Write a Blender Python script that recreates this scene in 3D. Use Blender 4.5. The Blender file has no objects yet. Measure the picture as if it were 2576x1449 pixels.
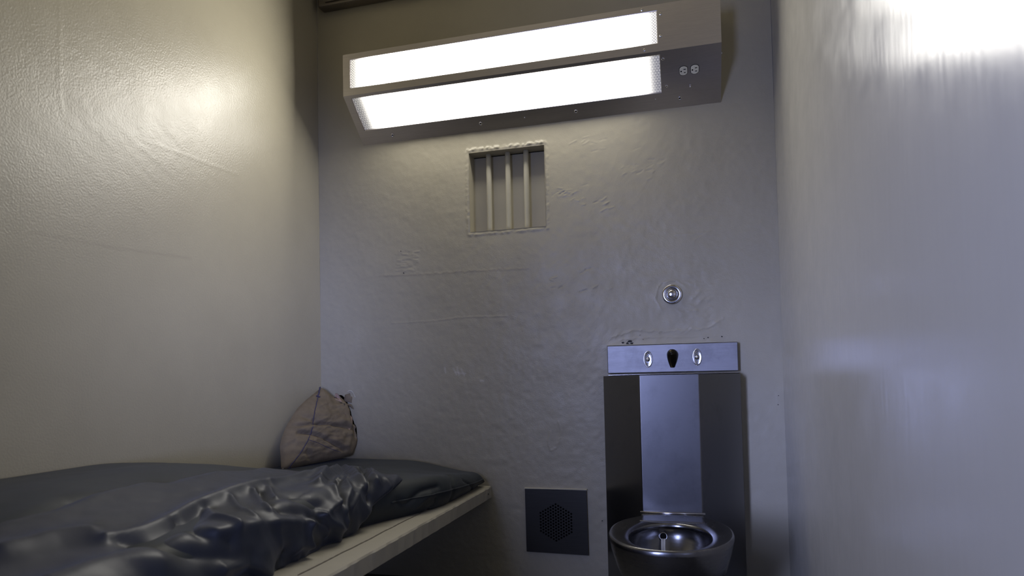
import bpy, bmesh, math, random
import numpy as np
from mathutils import Vector, Matrix

# ------------------------------------------------------------------ camera
S = bpy.context.scene
COL = S.collection
CAM = np.array([1.6152, -2.6826, 0.84])
YAW, PITCH, ROLL, FPX, PPY = 0.2644, 0.0345, -0.0208, 1688.87, 891.55
_f = np.array([-math.sin(YAW)*math.cos(PITCH), math.cos(YAW)*math.cos(PITCH), math.sin(PITCH)])
_r0 = np.array([math.cos(YAW), math.sin(YAW), 0.0]); _u0 = np.cross(_r0, _f)
_r = math.cos(ROLL)*_r0 + math.sin(ROLL)*_u0
_u = -math.sin(ROLL)*_r0 + math.cos(ROLL)*_u0
cd = bpy.data.cameras.new('camera'); cam = bpy.data.objects.new('camera', cd); COL.objects.link(cam)
M = Matrix.Identity(4)
for i in range(3):
    M[i][0], M[i][1], M[i][2], M[i][3] = _r[i], _u[i], -_f[i], CAM[i]
cam.matrix_world = M
cd.sensor_width = 36.0; cd.sensor_fit = 'HORIZONTAL'
cd.lens = FPX/2576*36.0
cd.shift_y = (PPY-724.5)/2576
cd.clip_start = 0.02
cd.dof.use_dof = True; cd.dof.focus_distance = 2.62; cd.dof.aperture_fstop = 3.2
S.camera = cam

# ------------------------------------------------------------------ world, light, exposure
S.view_settings.view_transform = 'Standard'; S.view_settings.look = 'None'
S.view_settings.gamma = 1.0; S.view_settings.use_curve_mapping = False
S.view_settings.exposure = 0.0
LENS_POWER = 15.0         # emission of the two luminaire lenses
DOOR_A, FILL_B, FILL_C = 16.0, 2.3, 1.5  # watts of the door light, then of the added fill beams
W = bpy.data.worlds.new('world'); S.world = W; W.use_nodes = True
W.node_tree.nodes['Background'].inputs[0].default_value = (0.35, 0.42, 0.75, 1)
W.node_tree.nodes['Background'].inputs[1].default_value = 0.05
def front_light(name, loc, aim, w, h, watts, spread):
    """corridor daylight aimed in through the open cell front; beams b and c are added fill"""
    ld = bpy.data.lights.new(name, 'AREA'); ld.shape = 'RECTANGLE'
    ld.size = w; ld.size_y = h; ld.energy = watts; ld.color = DAYLIGHT; ld.spread = math.radians(spread)
    lo = bpy.data.objects.new(name, ld); COL.objects.link(lo); lo.location = loc
    lo.rotation_euler = (Vector(aim)-Vector(loc)).to_track_quat('-Z', 'Y').to_euler()
DAYLIGHT = (0.45, 0.53, 1.0)
front_light('corridor_daylight_a', (.50, -3.55, 1.30), (1.93, -1.75, 1.0), .55, 1.3, DOOR_A, 84)
front_light('added_fill_b', (1.52, -3.60, 1.10), (-.12, -.05, 1.10), .45, 1.0, FILL_B, 25)  # unseen fill beam, added to brighten the back left corner
front_light('added_fill_c', (.42, -3.62, 1.00), (1.98, 0, .55), .40, 1.1, FILL_C, 24)  # another added beam, unseen, to lift the back right corner in blue

# ------------------------------------------------------------------ helpers
def ray(px, py):
    return CAM, _f + (px-1288)/FPX*_r - (py-PPY)/FPX*_u
def on(ax, px, py, v):
    C, d = ray(px, py); return C + d*(v-C[ax])/d[ax]
def project(P):
    d = np.asarray(P, float) - CAM; z = d@_f
    return np.stack([1288+FPX*(d@_r)/z, PPY-FPX*(d@_u)/z], -1)
rng = np.random.default_rng(7)
random.seed(7)

def link(o, parent=None):
    COL.objects.link(o)
    if parent is not None:
        o.parent = parent
        o.matrix_parent_inverse = Matrix.Translation(-ROOT_LOC(parent))
    return o
def ROOT_LOC(o):
    v = Vector(o.location)
    return v
def thing(name, loc, label, cat, group=None, kind=None):
    e = bpy.data.objects.new(name, None); COL.objects.link(e); e.location = loc
    e.empty_display_size = 0.05
    e['label'] = label
    if cat: e['category'] = cat
    if group: e['group'] = group
    if kind: e['kind'] = kind
    return e
def mesh_obj(name, verts, faces, mat, parent=None, smooth=False, label=None):
    me = bpy.data.meshes.new(name)
    me.from_pydata([tuple(map(float, v)) for v in verts], [], [tuple(map(int, f)) for f in faces])
    me.update()
    if mat: me.materials.append(mat)
    if smooth: me.polygons.foreach_set('use_smooth', [True]*len(me.polygons))
    o = bpy.data.objects.new(name, me)
    link(o, parent)
    if label: o['label'] = label
    return o
def bm_obj(name, bm, mat, parent=None, smooth=False, label=None):
    me = bpy.data.meshes.new(name); bmesh.ops.recalc_face_normals(bm, faces=bm.faces)
    bm.to_mesh(me); bm.free()
    if mat: me.materials.append(mat)
    if smooth: me.polygons.foreach_set('use_smooth', [True]*len(me.polygons))
    o = bpy.data.objects.new(name, me); link(o, parent)
    if label: o['label'] = label
    return o
def bevel(o, w, seg=2, angle=30):
    m = o.modifiers.new('bevel', 'BEVEL'); m.width = w; m.segments = seg
    m.limit_method = 'ANGLE'; m.angle_limit = math.radians(angle)
    return o
def bm_box(x0, x1, y0, y1, z0, z1):
    bm = bmesh.new()
    v = [bm.verts.new((x, y, z)) for x in (x0, x1) for y in (y0, y1) for z in (z0, z1)]
    for f in ((0,1,3,2),(4,6,7,5),(0,4,5,1),(2,3,7,6),(0,2,6,4),(1,5,7,3)):
        bm.faces.new([v[i] for i in f])
    return bm
def frame_from(n):
    n = np.array(n, float); n /= np.linalg.norm(n)
    a = np.array([0, 0, 1.0]) if abs(n[2]) < .95 else np.array([1.0, 0, 0])
    e1 = np.cross(a, n); e1 /= np.linalg.norm(e1); e2 = np.cross(n, e1)
    return e1, e2, n
def lathe(prof, c, n, seg=32, sx=1.0, sz=1.0):
    """rings of radius r at height h along n: verts, faces"""
    e1, e2, n = frame_from(n); c = np.array(c, float); V = []; F = []
    for r, h in prof:
        for k in range(seg):
            a = 2*math.pi*k/seg
            V.append(c + n*h + e1*r*sx*math.cos(a) + e2*r*sz*math.sin(a))
    for i in range(len(prof)-1):
        for k in range(seg):
            k2 = (k+1) % seg
            F.append((i*seg+k, i*seg+k2, (i+1)*seg+k2, (i+1)*seg+k))
    if prof[0][0] > 1e-6: F.append(tuple(range(seg))[::-1])
    if prof[-1][0] > 1e-6: F.append(tuple((len(prof)-1)*seg+k for k in range(seg)))
    return V, F
def tube(pts, r, seg=8, closed_ends=True):
    pts = np.array(pts, float); V = []; F = []; n = len(pts)
    rr = np.full(n, r) if np.isscalar(r) else np.array(r)
    prev = None
    for i in range(n):
        t = pts[min(i+1, n-1)] - pts[max(i-1, 0)]; t /= max(np.linalg.norm(t), 1e-9)
        if prev is None:
            a = np.array([0, 0, 1.0]) if abs(t[2]) < .9 else np.array([1.0, 0, 0])
            e1 = np.cross(t, a)
        else:
            e1 = prev - t*(prev@t)
        e1 /= np.linalg.norm(e1); prev = e1; e2 = np.cross(t, e1)
        for k in range(seg):
            a = 2*math.pi*k/seg; V.append(pts[i] + rr[i]*(e1*math.cos(a)+e2*math.sin(a)))
    for i in range(n-1):
        for k in range(seg):
            k2 = (k+1) % seg
            F.append((i*seg+k, i*seg+k2, (i+1)*seg+k2, (i+1)*seg+k))
    if closed_ends:
        F.append(tuple(range(seg))[::-1]); F.append(tuple((n-1)*seg+k for k in range(seg)))
    return V, F
def resample(P, n):
    P = np.array(P, float); d = np.r_[0, np.cumsum(np.linalg.norm(np.diff(P, axis=0), axis=1))]
    t = np.linspace(0, d[-1], n)
    return np.stack([np.interp(t, d, P[:, k]) for k in range(P.shape[1])], -1)
def smooth_line(P, n):
    P = resample(P, n)
    for _ in range(3):
        Q = P.copy(); Q[1:-1] = .25*P[:-2]+.5*P[1:-1]+.25*P[2:]; P = Q
    return P
def seg_dist(X, Y, P):
    """distance of every (X,Y) to polyline P"""
    D = np.full(X.shape, 1e9)
    for a, b in zip(P[:-1], P[1:]):
        ab = b-a; L = ab@ab + 1e-12
        t = np.clip(((X-a[0])*ab[0]+(Y-a[1])*ab[1])/L, 0, 1)
        D = np.minimum(D, np.hypot(X-a[0]-t*ab[0], Y-a[1]-t*ab[1]))
    return D
def sstep(a, b, x):
    t = np.clip((x-a)/(b-a), 0, 1); return t*t*(3-2*t)
def vnoise(X, Y, seed=0):
    """smooth value noise in [-1,1]"""
    g = np.random.default_rng(seed).uniform(-1, 1, (256, 256))
    xi = np.floor(X).astype(int); yi = np.floor(Y).astype(int); fx = X-xi; fy = Y-yi
    fx = fx*fx*(3-2*fx); fy = fy*fy*(3-2*fy)
    q = lambda i, j: g[(xi+i) % 256, (yi+j) % 256]
    return (q(0,0)*(1-fx)+q(1,0)*fx)*(1-fy)+(q(0,1)*(1-fx)+q(1,1)*fx)*fy
def fbm(X, Y, seed=0, o=4):
    s = 0; a = 1
    for k in range(o):
        s = s + a*vnoise(X*2**k, Y*2**k, seed+k); a *= .5
    return s
def grid_obj(name, V, keep, mat, parent=None, smooth=True, flip=False):
    """V: (n,m,3) array -> quad grid; keep: (n-1,m-1) bool"""
    n, m, _ = V.shape
    idx = np.arange(n*m).reshape(n, m)
    q = np.stack([idx[:-1, :-1], idx[1:, :-1], idx[1:, 1:], idx[:-1, 1:]], -1)[keep].reshape(-1, 4)
    if flip: q = q[:, ::-1]
    me = bpy.data.meshes.new(name)
    me.vertices.add(n*m); me.vertices.foreach_set('co', V.reshape(-1).astype(np.float32))
    me.loops.add(q.size); me.loops.foreach_set('vertex_index', q.reshape(-1).astype(np.int32))
    me.polygons.add(len(q)); me.polygons.foreach_set('loop_start', (np.arange(len(q))*4).astype(np.int32))
    me.update(calc_edges=True)
    me.polygons.foreach_set('use_smooth', np.full(len(q), smooth))
    me.validate(); me.materials.append(mat)
    o = bpy.data.objects.new(name, me); link(o, parent); return o
def add_attr(o, name, arr):
    a = o.data.attributes.new(name, 'FLOAT', 'POINT'); a.data.foreach_set('value', arr.reshape(-1).astype(np.float32))

# ------------------------------------------------------------------ materials
def mat_new(name):
    m = bpy.data.materials.new(name); m.use_nodes = True
    nt = m.node_tree; b = nt.nodes['Principled BSDF']
    return m, nt, b
def N(nt, t, **kw):
    n = nt.nodes.new(t)
    for k, v in kw.items(): setattr(n, k, v)
    return n
def noise_tex(nt, scale, detail=4, rough=.55, stretch=None, vec='Object', rot=None):
    tc = N(nt, 'ShaderNodeTexCoord'); src = tc.outputs[vec]
    if stretch or rot:
        mp = N(nt, 'ShaderNodeMapping')
        if stretch: mp.inputs['Scale'].default_value = stretch
        if rot: mp.inputs['Rotation'].default_value = rot
        nt.links.new(src, mp.inputs['Vector']); src = mp.outputs[0]
    n = N(nt, 'ShaderNodeTexNoise'); n.inputs['Scale'].default_value = scale
    n.inputs['Detail'].default_value = detail; n.inputs['Roughness'].default_value = rough
    nt.links.new(src, n.inputs['Vector']); return n.outputs['Fac']
def maprange(nt, src, a, b, c, d):
    n = N(nt, 'ShaderNodeMapRange'); nt.links.new(src, n.inputs[0])
    for i, v in zip((1, 2, 3, 4), (a, b, c, d)): n.inputs[i].default_value = v
    return n.outputs[0]
def mixcol(nt, fac, c1, c2):
    n = N(nt, 'ShaderNodeMix', data_type='RGBA')
    if hasattr(fac, 'links'): nt.links.new(fac, n.inputs[0])
    else: n.inputs[0].default_value = fac
    for i, c in ((6, c1), (7, c2)):
        if isinstance(c, tuple): n.inputs[i].default_value = (*c, 1)
        else: nt.links.new(c, n.inputs[i])
    return n.outputs[2]
def bump(nt, b, srcs):
    prev = None
    for src, strength, dist in srcs:
        n = N(nt, 'ShaderNodeBump'); n.inputs['Strength'].default_value = strength
        n.inputs['Distance'].default_value = dist
        nt.links.new(src, n.inputs['Height'])
        if prev: nt.links.new(prev, n.inputs['Normal'])
        prev = n.outputs[0]
    nt.links.new(prev, b.inputs['Normal'])

PAINT = (0.385, 0.353, 0.268)
def paint(name, col=PAINT, rough=(.28, .40), peel=.25, peel_scale=260, spec=.5, blotch=.06, extra=None, wear=False):
    m, nt, b = mat_new(name)
    big = noise_tex(nt, 2.2, 5, .6)
    c2 = tuple(v*(1-blotch*1.6) for v in col)
    c = mixcol(nt, maprange(nt, big, .35, .7, 0, 1), col, c2)
    if wear:
        at = N(nt, 'ShaderNodeAttribute', attribute_name='scuff')
        c = mixcol(nt, at.outputs['Fac'], c, (0.55, 0.53, 0.48))
        at2 = N(nt, 'ShaderNodeAttribute', attribute_name='grime')
        c = mixcol(nt, at2.outputs['Fac'], c, (0.20, 0.175, 0.14))
    nt.links.new(c, b.inputs['Base Color'])
    r = noise_tex(nt, 9, 6, .65)
    nt.links.new(maprange(nt, r, .3, .7, *rough), b.inputs['Roughness'])
    b.inputs['Specular IOR Level'].default_value = spec
    L = [(noise_tex(nt, peel_scale, 3, .5), peel, .0015), (noise_tex(nt, 11, 2, .5), .10, .004)]
    if extra:
        for st, rt, sc, amt, dist in extra:
            L.append((noise_tex(nt, sc, 3, .6, stretch=st, rot=rt), amt, dist))
    bump(nt, b, L)
    return m
M_BACK = paint('wall_paint_back', rough=(.30, .46), peel=.30, wear=True)
M_LEFT = paint('wall_paint_left', rough=(.30, .38), spec=.42, peel=.5, peel_scale=170, wear=True)
M_RIGHT = paint('wall_paint_right', col=(.37, .355, .31), rough=(.17, .27), peel=.03, peel_scale=120, blotch=.03, spec=.25,
                extra=[((1, 9, .8), None, 9, .10, .004)])
M_PLAIN = paint('wall_paint_plain')
M_CEIL = paint('ceiling_paint', col=(.52, .475, .36), rough=(.5, .6))
M_BAR = paint('bar_paint', col=(.42, .395, .31), rough=(.3, .42), peel=.35, peel_scale=160)
M_SLAB = paint('slab_paint', col=(.34, .315, .25), rough=(.45, .6), peel=.2, blotch=.1)
M_PLATE = paint('plate_paint', col=(.385, .353, .268), rough=(.4, .5), peel=.1)

m, nt, b = mat_new('floor_concrete'); M_FLOOR = m
nz = noise_tex(nt, 6, 8, .65)
nt.links.new(mixcol(nt, maprange(nt, nz, .3, .7, 0, 1), (.05, .048, .045), (.09, .086, .08)), b.inputs['Base Color'])
b.inputs['Roughness'].default_value = .55
bump(nt, b, [(noise_tex(nt, 60, 5), .2, .004)])

def steel(name, col=(.47, .45, .46), rough=(.24, .36), stretch=(1, 60, 60), scale=12, grain=.10, dirt=None, aniso=.4, tone=.82):
    m, nt, b = mat_new(name)
    b.inputs['Metallic'].default_value = 1.0
    g = noise_tex(nt, scale, 6, .7, stretch=stretch)
    c = mixcol(nt, maprange(nt, g, .3, .7, 0, 1), col, tuple(v*tone for v in col))
    if dirt:
        d = noise_tex(nt, dirt, 6, .7)
        c = mixcol(nt, maprange(nt, d, .52, .75, 0, .55), c, tuple(v*.45 for v in col))
    nt.links.new(c, b.inputs['Base Color'])
    nt.links.new(maprange(nt, g, .25, .75, *rough), b.inputs['Roughness'])
    b.inputs['Anisotropic'].default_value = aniso
    bump(nt, b, [(g, grain, .0006), (noise_tex(nt, 7, 3), .10, .003)])
    return m
M_FIX = steel('brushed_steel_fixture', col=(.58, .55, .555), rough=(.30, .44))
M_UNIT = steel('brushed_steel_unit', col=(.20, .198, .206), rough=(.275, .30), stretch=(2, 60, 60), dirt=3.0, grain=.0, aniso=0, tone=.97)
M_BOWL = steel('worn_steel_bowl', col=(.22, .218, .225), rough=(.2, .3), stretch=(2, 2, 30), scale=6, dirt=9.0, grain=.05, aniso=0)
M_PANEL = steel('brushed_steel_panel', col=(.205, .202, .213), rough=(.32, .40), stretch=(1.5, 60, 60), dirt=6)
M_CHROME = steel('polished_steel', col=(.62, .61, .63), rough=(.12, .22), stretch=(5, 5, 5), scale=30, grain=.1)
M_VENT = steel('dull_dark_steel', col=(.085, .082, .075), rough=(.38, .5), stretch=(1, 40, 40))
M_SHELF = steel('brown_steel', col=(.25, .225, .20), rough=(.4, .55), stretch=(1, 40, 40))
def simple(name, col, rough=.5, metal=0.0, spec=.5, nscale=40, var=.12, bumpamt=.1):
    m, nt, b = mat_new(name)
    n = noise_tex(nt, nscale, 4)
    nt.links.new(mixcol(nt, maprange(nt, n, .3, .7, 0, 1), col, tuple(v*(1-var*2) for v in col)), b.inputs['Base Color'])
    b.inputs['Roughness'].default_value = rough; b.inputs['Metallic'].default_value = metal
    b.inputs['Specular IOR Level'].default_value = spec
    bump(nt, b, [(n, bumpamt, .001)])
    return m
M_BRASS = simple('tarnished_brass', (.055, .048, .035), .35, 1.0)
M_BLACK = simple('dark_void', (.006, .006, .006), .8, spec=.1)
M_CHIP = simple('bare_dark_metal', (.012, .011, .012), .6)
M_IVORY = simple('ivory_plastic', (.80, .78, .66), .35)
M_BLUE = simple('blue_thread', (.055, .05, .12), .8, nscale=300)
M_BAG = simple('tan_cloth', (.185, .150, .108), .82, spec=.25, nscale=26, var=.13, bumpamt=.3)
M_LINER = simple('pinkish_liner', (.33, .24, .215), .8, spec=.2)
M_WHITE = simple('white_tape', (.62, .63, .62), .5)
M_LINT = simple('pale_lint', (.5, .5, .48), .8)

def fabric(name, c1, c2, rough, sheen, nscale, weave=.12, spec=.5):
    m, nt, b = mat_new(name)
    n = noise_tex(nt, nscale, 5)
    nt.links.new(mixcol(nt, maprange(nt, n, .35, .65, 0, 1), c1, c2), b.inputs['Base Color'])
    b.inputs['Roughness'].default_value = rough
    b.inputs['Sheen Weight'].default_value = sheen; b.inputs['Sheen Roughness'].default_value = .4
    b.inputs['Sheen Tint'].default_value = (.75, .8, 1, 1)
    b.inputs['Specular IOR Level'].default_value = spec
    bump(nt, b, [(noise_tex(nt, 700, 2), weave, .0006), (noise_tex(nt, 38, 4), .12, .004)])
    return m
M_MATT = fabric('slate_vinyl_ticking', (.024, .028, .029), (.020, .024, .025), .55, .06, 5, spec=.3)
M_BLANK = fabric('dark_satin_nylon', (.023, .026, .034), (.017, .020, .028), .46, .08, 5, spec=.35)

# luminous prismatic lens: lit by tubes that stop short of its ends
def lens_mat(x0, x1, gain):
    m, nt, b = mat_new('prismatic_lens')
    tc = N(nt, 'ShaderNodeTexCoord')
    ck = N(nt, 'ShaderNodeTexVoronoi'); ck.inputs['Scale'].default_value = 130
    ck.inputs['Randomness'].default_value = 0.0
    mp = N(nt, 'ShaderNodeMapping'); mp.inputs['Rotation'].default_value = (0, math.radians(45), 0)
    nt.links.new(tc.outputs['Object'], mp.inputs[0]); nt.links.new(mp.outputs[0], ck.inputs['Vector'])
    sx = N(nt, 'ShaderNodeSeparateXYZ'); nt.links.new(tc.outputs['Object'], sx.inputs[0])
    a = maprange(nt, sx.outputs[0], x0, x0+.10, .0, 1.0)
    c = maprange(nt, sx.outputs[0], x1-.10, x1, 1.0, .0)
    mn = N(nt, 'ShaderNodeMath', operation='MINIMUM'); nt.links.new(a, mn.inputs[0]); nt.links.new(c, mn.inputs[1])
    pat = maprange(nt, ck.outputs['Distance'], .25, .65, 1.0, .10)
    # near the ends the prisms show, over the tubes they wash out
    mx = N(nt, 'ShaderNodeMix', data_type='FLOAT'); sq = N(nt, 'ShaderNodeMath', operation='POWER'); nt.links.new(mn.outputs[0], sq.inputs[0]); sq.inputs[1].default_value = 3.0; nt.links.new(sq.outputs[0], mx.inputs[0])
    nt.links.new(maprange(nt, pat, .1, 1, .003, .022), mx.inputs[2]); mx.inputs[3].default_value = 1.0
    st = N(nt, 'ShaderNodeMath', operation='MULTIPLY'); nt.links.new(mx.outputs[0], st.inputs[0]); st.inputs[1].default_value = LENS_POWER*gain
    b.inputs['Base Color'].default_value = (.8, .8, .8, 1); b.inputs['Roughness'].default_value = .3
    b.inputs['Emission Color'].default_value = (1.0, .965, .88, 1)
    nt.links.new(st.outputs[0], b.inputs['Emission Strength'])
    return m

# ------------------------------------------------------------------ room shell
WID, HGT, FRONT = 1.9353, 2.75, -3.30
WX0, WX1, WZ0, WZ1 = .7176, 1.0446, 1.4583, 1.7961       # window opening

def struct(o, label):
    o['kind'] = 'structure'; o['label'] = label; return o

# --- back wall with its opening, cracks, lumps and patches
def lines_with(a, b, step, must):
    L = set(np.round(np.arange(a, b+1e-9, step), 5)); 
    L = sorted(x for x in L if all(abs(x-m) > step*.6 for m in must)); L = sorted(L+list(must)+[b])
    return np.unique(np.round(L, 5))
xs = lines_with(0, WID, .0031, [WX0, WX1]); zs = np.r_[lines_with(0, 2.2, .0031, [WZ0, WZ1]), np.linspace(2.22, HGT, 20)]
X, Z = np.meshgrid(xs, zs, indexing='ij')
Hh = .0012*fbm(X*3, Z*3, 1, 3) + .0004*fbm(X*40, Z*40, 9, 2)
scuff = np.zeros_like(X); grime = np.zeros_like(X)
def wpx(P): return np.array([on(1, a, c, 0)[[0, 2]] for a, c in P])
def stroke(P, w, h, arr=None, jitter=0.0, n=None):
    global Hh
    Q = wpx(P)
    L = np.linalg.norm(np.diff(Q, axis=0), axis=1).sum()
    Q = resample(Q, n or max(3, int(L/.008)))
    if jitter: Q = Q + rng.normal(0, jitter, Q.shape)
    lo = Q.min(0)-4*w; hi = Q.max(0)+4*w
    i0, i1 = np.searchsorted(xs, [lo[0], hi[0]]); j0, j1 = np.searchsorted(zs, [lo[1], hi[1]])
    if i1 <= i0 or j1 <= j0: return
    D = seg_dist(X[i0:i1, j0:j1], Z[i0:i1, j0:j1], Q)
    g = np.exp(-(D/w)**2)
    if arr is None: Hh[i0:i1, j0:j1] += .42*h*g
    else: arr[i0:i1, j0:j1] = np.clip(arr[i0:i1, j0:j1]+h*g, 0, 1)
stroke([(955, 694), (1060, 690), (1180, 682), (1330, 675)], .004, .0012, jitter=.002)
stroke([(985, 813), (1050, 810), (1100, 806), (1160, 798), (1275, 795)], .003, .0014, jitter=.001)
stroke([(1540, 848), (1600, 830), (1660, 834), (1720, 832), (1780, 824), (1822, 800)], .003, .002, jitter=.003)
stroke([(1560, 854), (1640, 848), (1720, 847), (1800, 843)], .003, .0015, jitter=.002)
stroke([(1655, 720), (1670, 708), (1700, 706), (1720, 716)], .003, .0016, jitter=.002)
stroke([(1655, 720), (1650, 750), (1662, 775)], .003, .0014, jitter=.002)
stroke([(1640, 1285), (1640, 1286)], .003, .0)
stroke([(1385, 1085), (1378, 1110), (1385, 1135), (1400, 1125), (1412, 1090), (1404, 1060)], .0035, .0018, jitter=.002)
stroke([(1700, 590), (1780, 585)], .003, .0012, jitter=.001)
stroke([(1745, 606), (1785, 583)], .003, .0012, jitter=.001)
for k in range(60):        # trowel lumps beside the window and above the sink
    c = random.choice([(1470, 365, 65, 30), (1420, 484, 26, 9), (1490, 505, 45, 28), (1440, 700, 120, 80), (1620, 420, 60, 40)])
    x, y = random.gauss(c[0], c[2]*.5), random.gauss(c[1], c[3]*.5)
    l = random.uniform(3, 9); t = random.choice([-.6, -.3, .1])
    stroke([(x-l, y-l*t), (x, y), (x+l, y+l*t)], .0026, random.choice([-1, 1, 1])*random.uniform(.001, .0025), jitter=.001)
for y in (478, 483, 488, 492): stroke([(1402, y+3), (1440, y-1)], .0022, .0018)
for k in range(90):        # blistered paint around the push button
    x, y = random.gauss(1752, 26), random.gauss(765, 45)
    stroke([(x-3, y), (x+3, y+random.uniform(-3, 3))], .004, random.uniform(.0006, .0016))
for k in range(120):       # roughened square patch
    x, y = random.uniform(999, 1050), random.uniform(630, 684)
    stroke([(x-5, y+random.uniform(-2, 2)), (x+5, y)], .0032, random.uniform(-.001, .0016))
for a, c in (((1119, 925), (1121, 938)), ((1141, 927), (1148, 942)), ((1150, 924), (1155, 943)), ((1160, 928), (1168, 944)), ((1146, 936), (1170, 940))):
    stroke([a, c], .0036, .55, scuff)
stroke([(1210, 957), (1216, 958)], .004, .8, scuff)
stroke([(955, 694), (1060, 690), (1180, 682), (1330, 675)], .004, .25, grime, jitter=.002)
# swollen plaster lip round the window opening
inx = np.maximum(np.maximum(WX0-X, X-WX1), 0); inz = np.maximum(np.maximum(WZ0-Z, Z-WZ1), 0)
dw = np.hypot(inx, inz)
lip = .016*(1+.5*fbm(X*40, Z*40, 33, 3))
Hh += .0022*np.exp(-((dw-.010)/.007)**2)*(.65+.5*fbm(X*70, Z*70, 41, 3))
Hh += .0035*np.exp(-((Z-WZ1-.013)/.007)**2)*((X > WX0-.012) & (X < WX1+.008))*np.clip(.5+.9*fbm(X*90, Z*60, 51, 3), 0, 1.6)
V = np.stack([X, -Hh, Z], -1)
cx = (xs[:-1]+xs[1:])/2; cz = (zs[:-1]+zs[1:])/2
keep = ~(((cx > WX0) & (cx < WX1))[:, None] & ((cz > WZ0) & (cz < WZ1))[None, :])
wall_back = grid_obj('wall_back', V, keep, M_BACK)
add_attr(wall_back, 'scuff', scuff); add_attr(wall_back, 'grime', grime)
struct(wall_back, 'beige painted concrete back wall with a small barred opening')

# --- left wall
ys = np.linspace(FRONT, 0, 620); zs2 = np.linspace(0, HGT, 460)
Y, Z2 = np.meshgrid(ys, zs2, indexing='ij')
Hl = .0006*fbm(Y*2.0, Z2*2.0, 5, 2)
def lstroke(P, w, h, jitter=0.0):
    global Hl
    Q = np.array([on(0, a, c, 0)[[1, 2]] for a, c in P])
    Q = resample(Q, max(3, int(np.linalg.norm(np.diff(Q, axis=0), axis=1).sum()/.012)))
    if jitter: Q = Q+rng.normal(0, jitter, Q.shape)
    D = seg_dist(Y, Z2, Q); Hl += .5*h*np.exp(-(D/w)**2)
lstroke([(151, -60), (151, 120), (150, 240), (157, 282)], .004, .0009, .0008)
lstroke([(360, 352), (520, 410), (600, 440)], .004, .0010)
zone = np.exp(-(((Y+1.05)/.42)**2 + ((Z2-1.62)/.22)**2))        # scraped, re-plastered area
c_, s_ = math.cos(.42), math.sin(.42)
U1, U2 = Y*c_ - Z2*s_, Y*s_ + Z2*c_
Hl += zone*(.00026*fbm(U1*6, U2*46, 61, 2) + .0002*fbm(Y*60, Z2*60, 71, 2))
sc2 = np.exp(-(seg_dist(Y, Z2, np.array([on(0, a, c, 0)[[1, 2]] for a, c in ((80, 585), (300, 625), (480, 650))]))/.004)**2)*.2
wall_left = grid_obj('wall_left', np.stack([Hl, Y, Z2], -1), np.ones((len(ys)-1, len(zs2)-1), bool), M_LEFT)
add_attr(wall_left, 'scuff', np.zeros_like(Y)); add_attr(wall_left, 'grime', sc2)
struct(wall_left, 'glossy beige painted concrete wall beside the bed')

# --- right wall, ceiling, floor, front wall with a doorway
ys3 = np.linspace(FRONT, 0, 120); zs3 = np.linspace(0, HGT, 100); Y3, Z3 = np.meshgrid(ys3, zs3, indexing='ij')
o = grid_obj('wall_right', np.stack([WID-.0008*fbm(Y3*2, Z3*1.2, 15, 2), Y3, Z3], -1), np.ones((119, 99), bool), M_RIGHT)
struct(o, 'glossy grey-beige painted steel-smooth side wall near the toilet')
struct(bm_obj('ceiling', bm_box(-.1, WID+.1, FRONT-.15, .2, HGT, HGT+.1), M_CEIL), 'plain painted ceiling of the cell')
struct(bm_obj('floor', bm_box(-.1, WID+.1, FRONT-.15, .2, -.1, 0), M_FLOOR), 'dark grey concrete floor of the cell')
DX0, DX1, DZ = .30, 1.90, 2.05
bm = bmesh.new()
for (x0, x1, z0, z1) in ((0, DX0, 0, HGT), (DX1, WID, 0, HGT), (DX0, DX1, DZ, HGT)):
    t = bm_box(x0, x1, FRONT-.12, FRONT, z0, z1); me = bpy.data.meshes.new('t'); t.to_mesh(me); t.free(); bm.from_mesh(me)
struct(bm_obj('wall_front', bm, M_PLAIN), 'painted front wall of the cell with an open doorway')
df = thing('door_1', ((DX0+DX1)/2, FRONT-.06, 0), 'steel door frame around the open doorway', None, kind='structure')
bevel(bm_obj('door_jamb', bm_box(DX0, DX0+.035, FRONT-.13, FRONT+.012, 0, DZ), M_PLATE, df), .003)
bevel(bm_obj('door_jamb', bm_box(DX1-.035, DX1, FRONT-.13, FRONT+.012, 0, DZ), M_PLATE, df), .003)
bevel(bm_obj('door_head', bm_box(DX0+.036, DX1-.036, FRONT-.13, FRONT+.012, DZ-.035, DZ), M_PLATE, df), .003)

# --- small dark chips on the back wall
def chip(px, py, r, n=9, sx=1.0):
    c = on(1, px, py, 0); V_ = []
    for d in (-.0035, -.0015):
        rr = np.random.default_rng(int(px*7+py)).uniform(.55, 1.25, n)
        for k in range(n):
            a = 2*math.pi*k/n
            V_.append((c[0]+r*sx*rr[k]*math.cos(a), d, c[2]+r*rr[k]*math.sin(a)))
    F = [tuple(range(n)), tuple(range(n, 2*n))[::-1]] + [(k, n+k, n+(k+1) % n, (k+1) % n) for k in range(n)]
    mesh_obj('paint_chip', V_, F, M_CHIP, wall_back)
for px, py, r, sx in ((1584, 859, .006, 1.3), (1590, 864, .005, 1.2), (1578, 864, .0045, 1), (1583, 867, .004, 1.6), (1567, 862, .0035, 1.4),
                      (1595, 868, .002, 1), (1771, 852, .002, 1.2), (1781, 849, .0022, 1.4), (1816, 847, .0024, 1.5), (1610, 843, .0016, .8),
                      (1618, 854, .0018, .8), (1515, 1310, .0024, 1), (1016, 687, .0024, 1.3), (1009, 632, .002, 1), (1958, 995, .0016, 1), (1957, 1018, .0016, 1)):
    chip(px, py, r, sx=sx)

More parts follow.
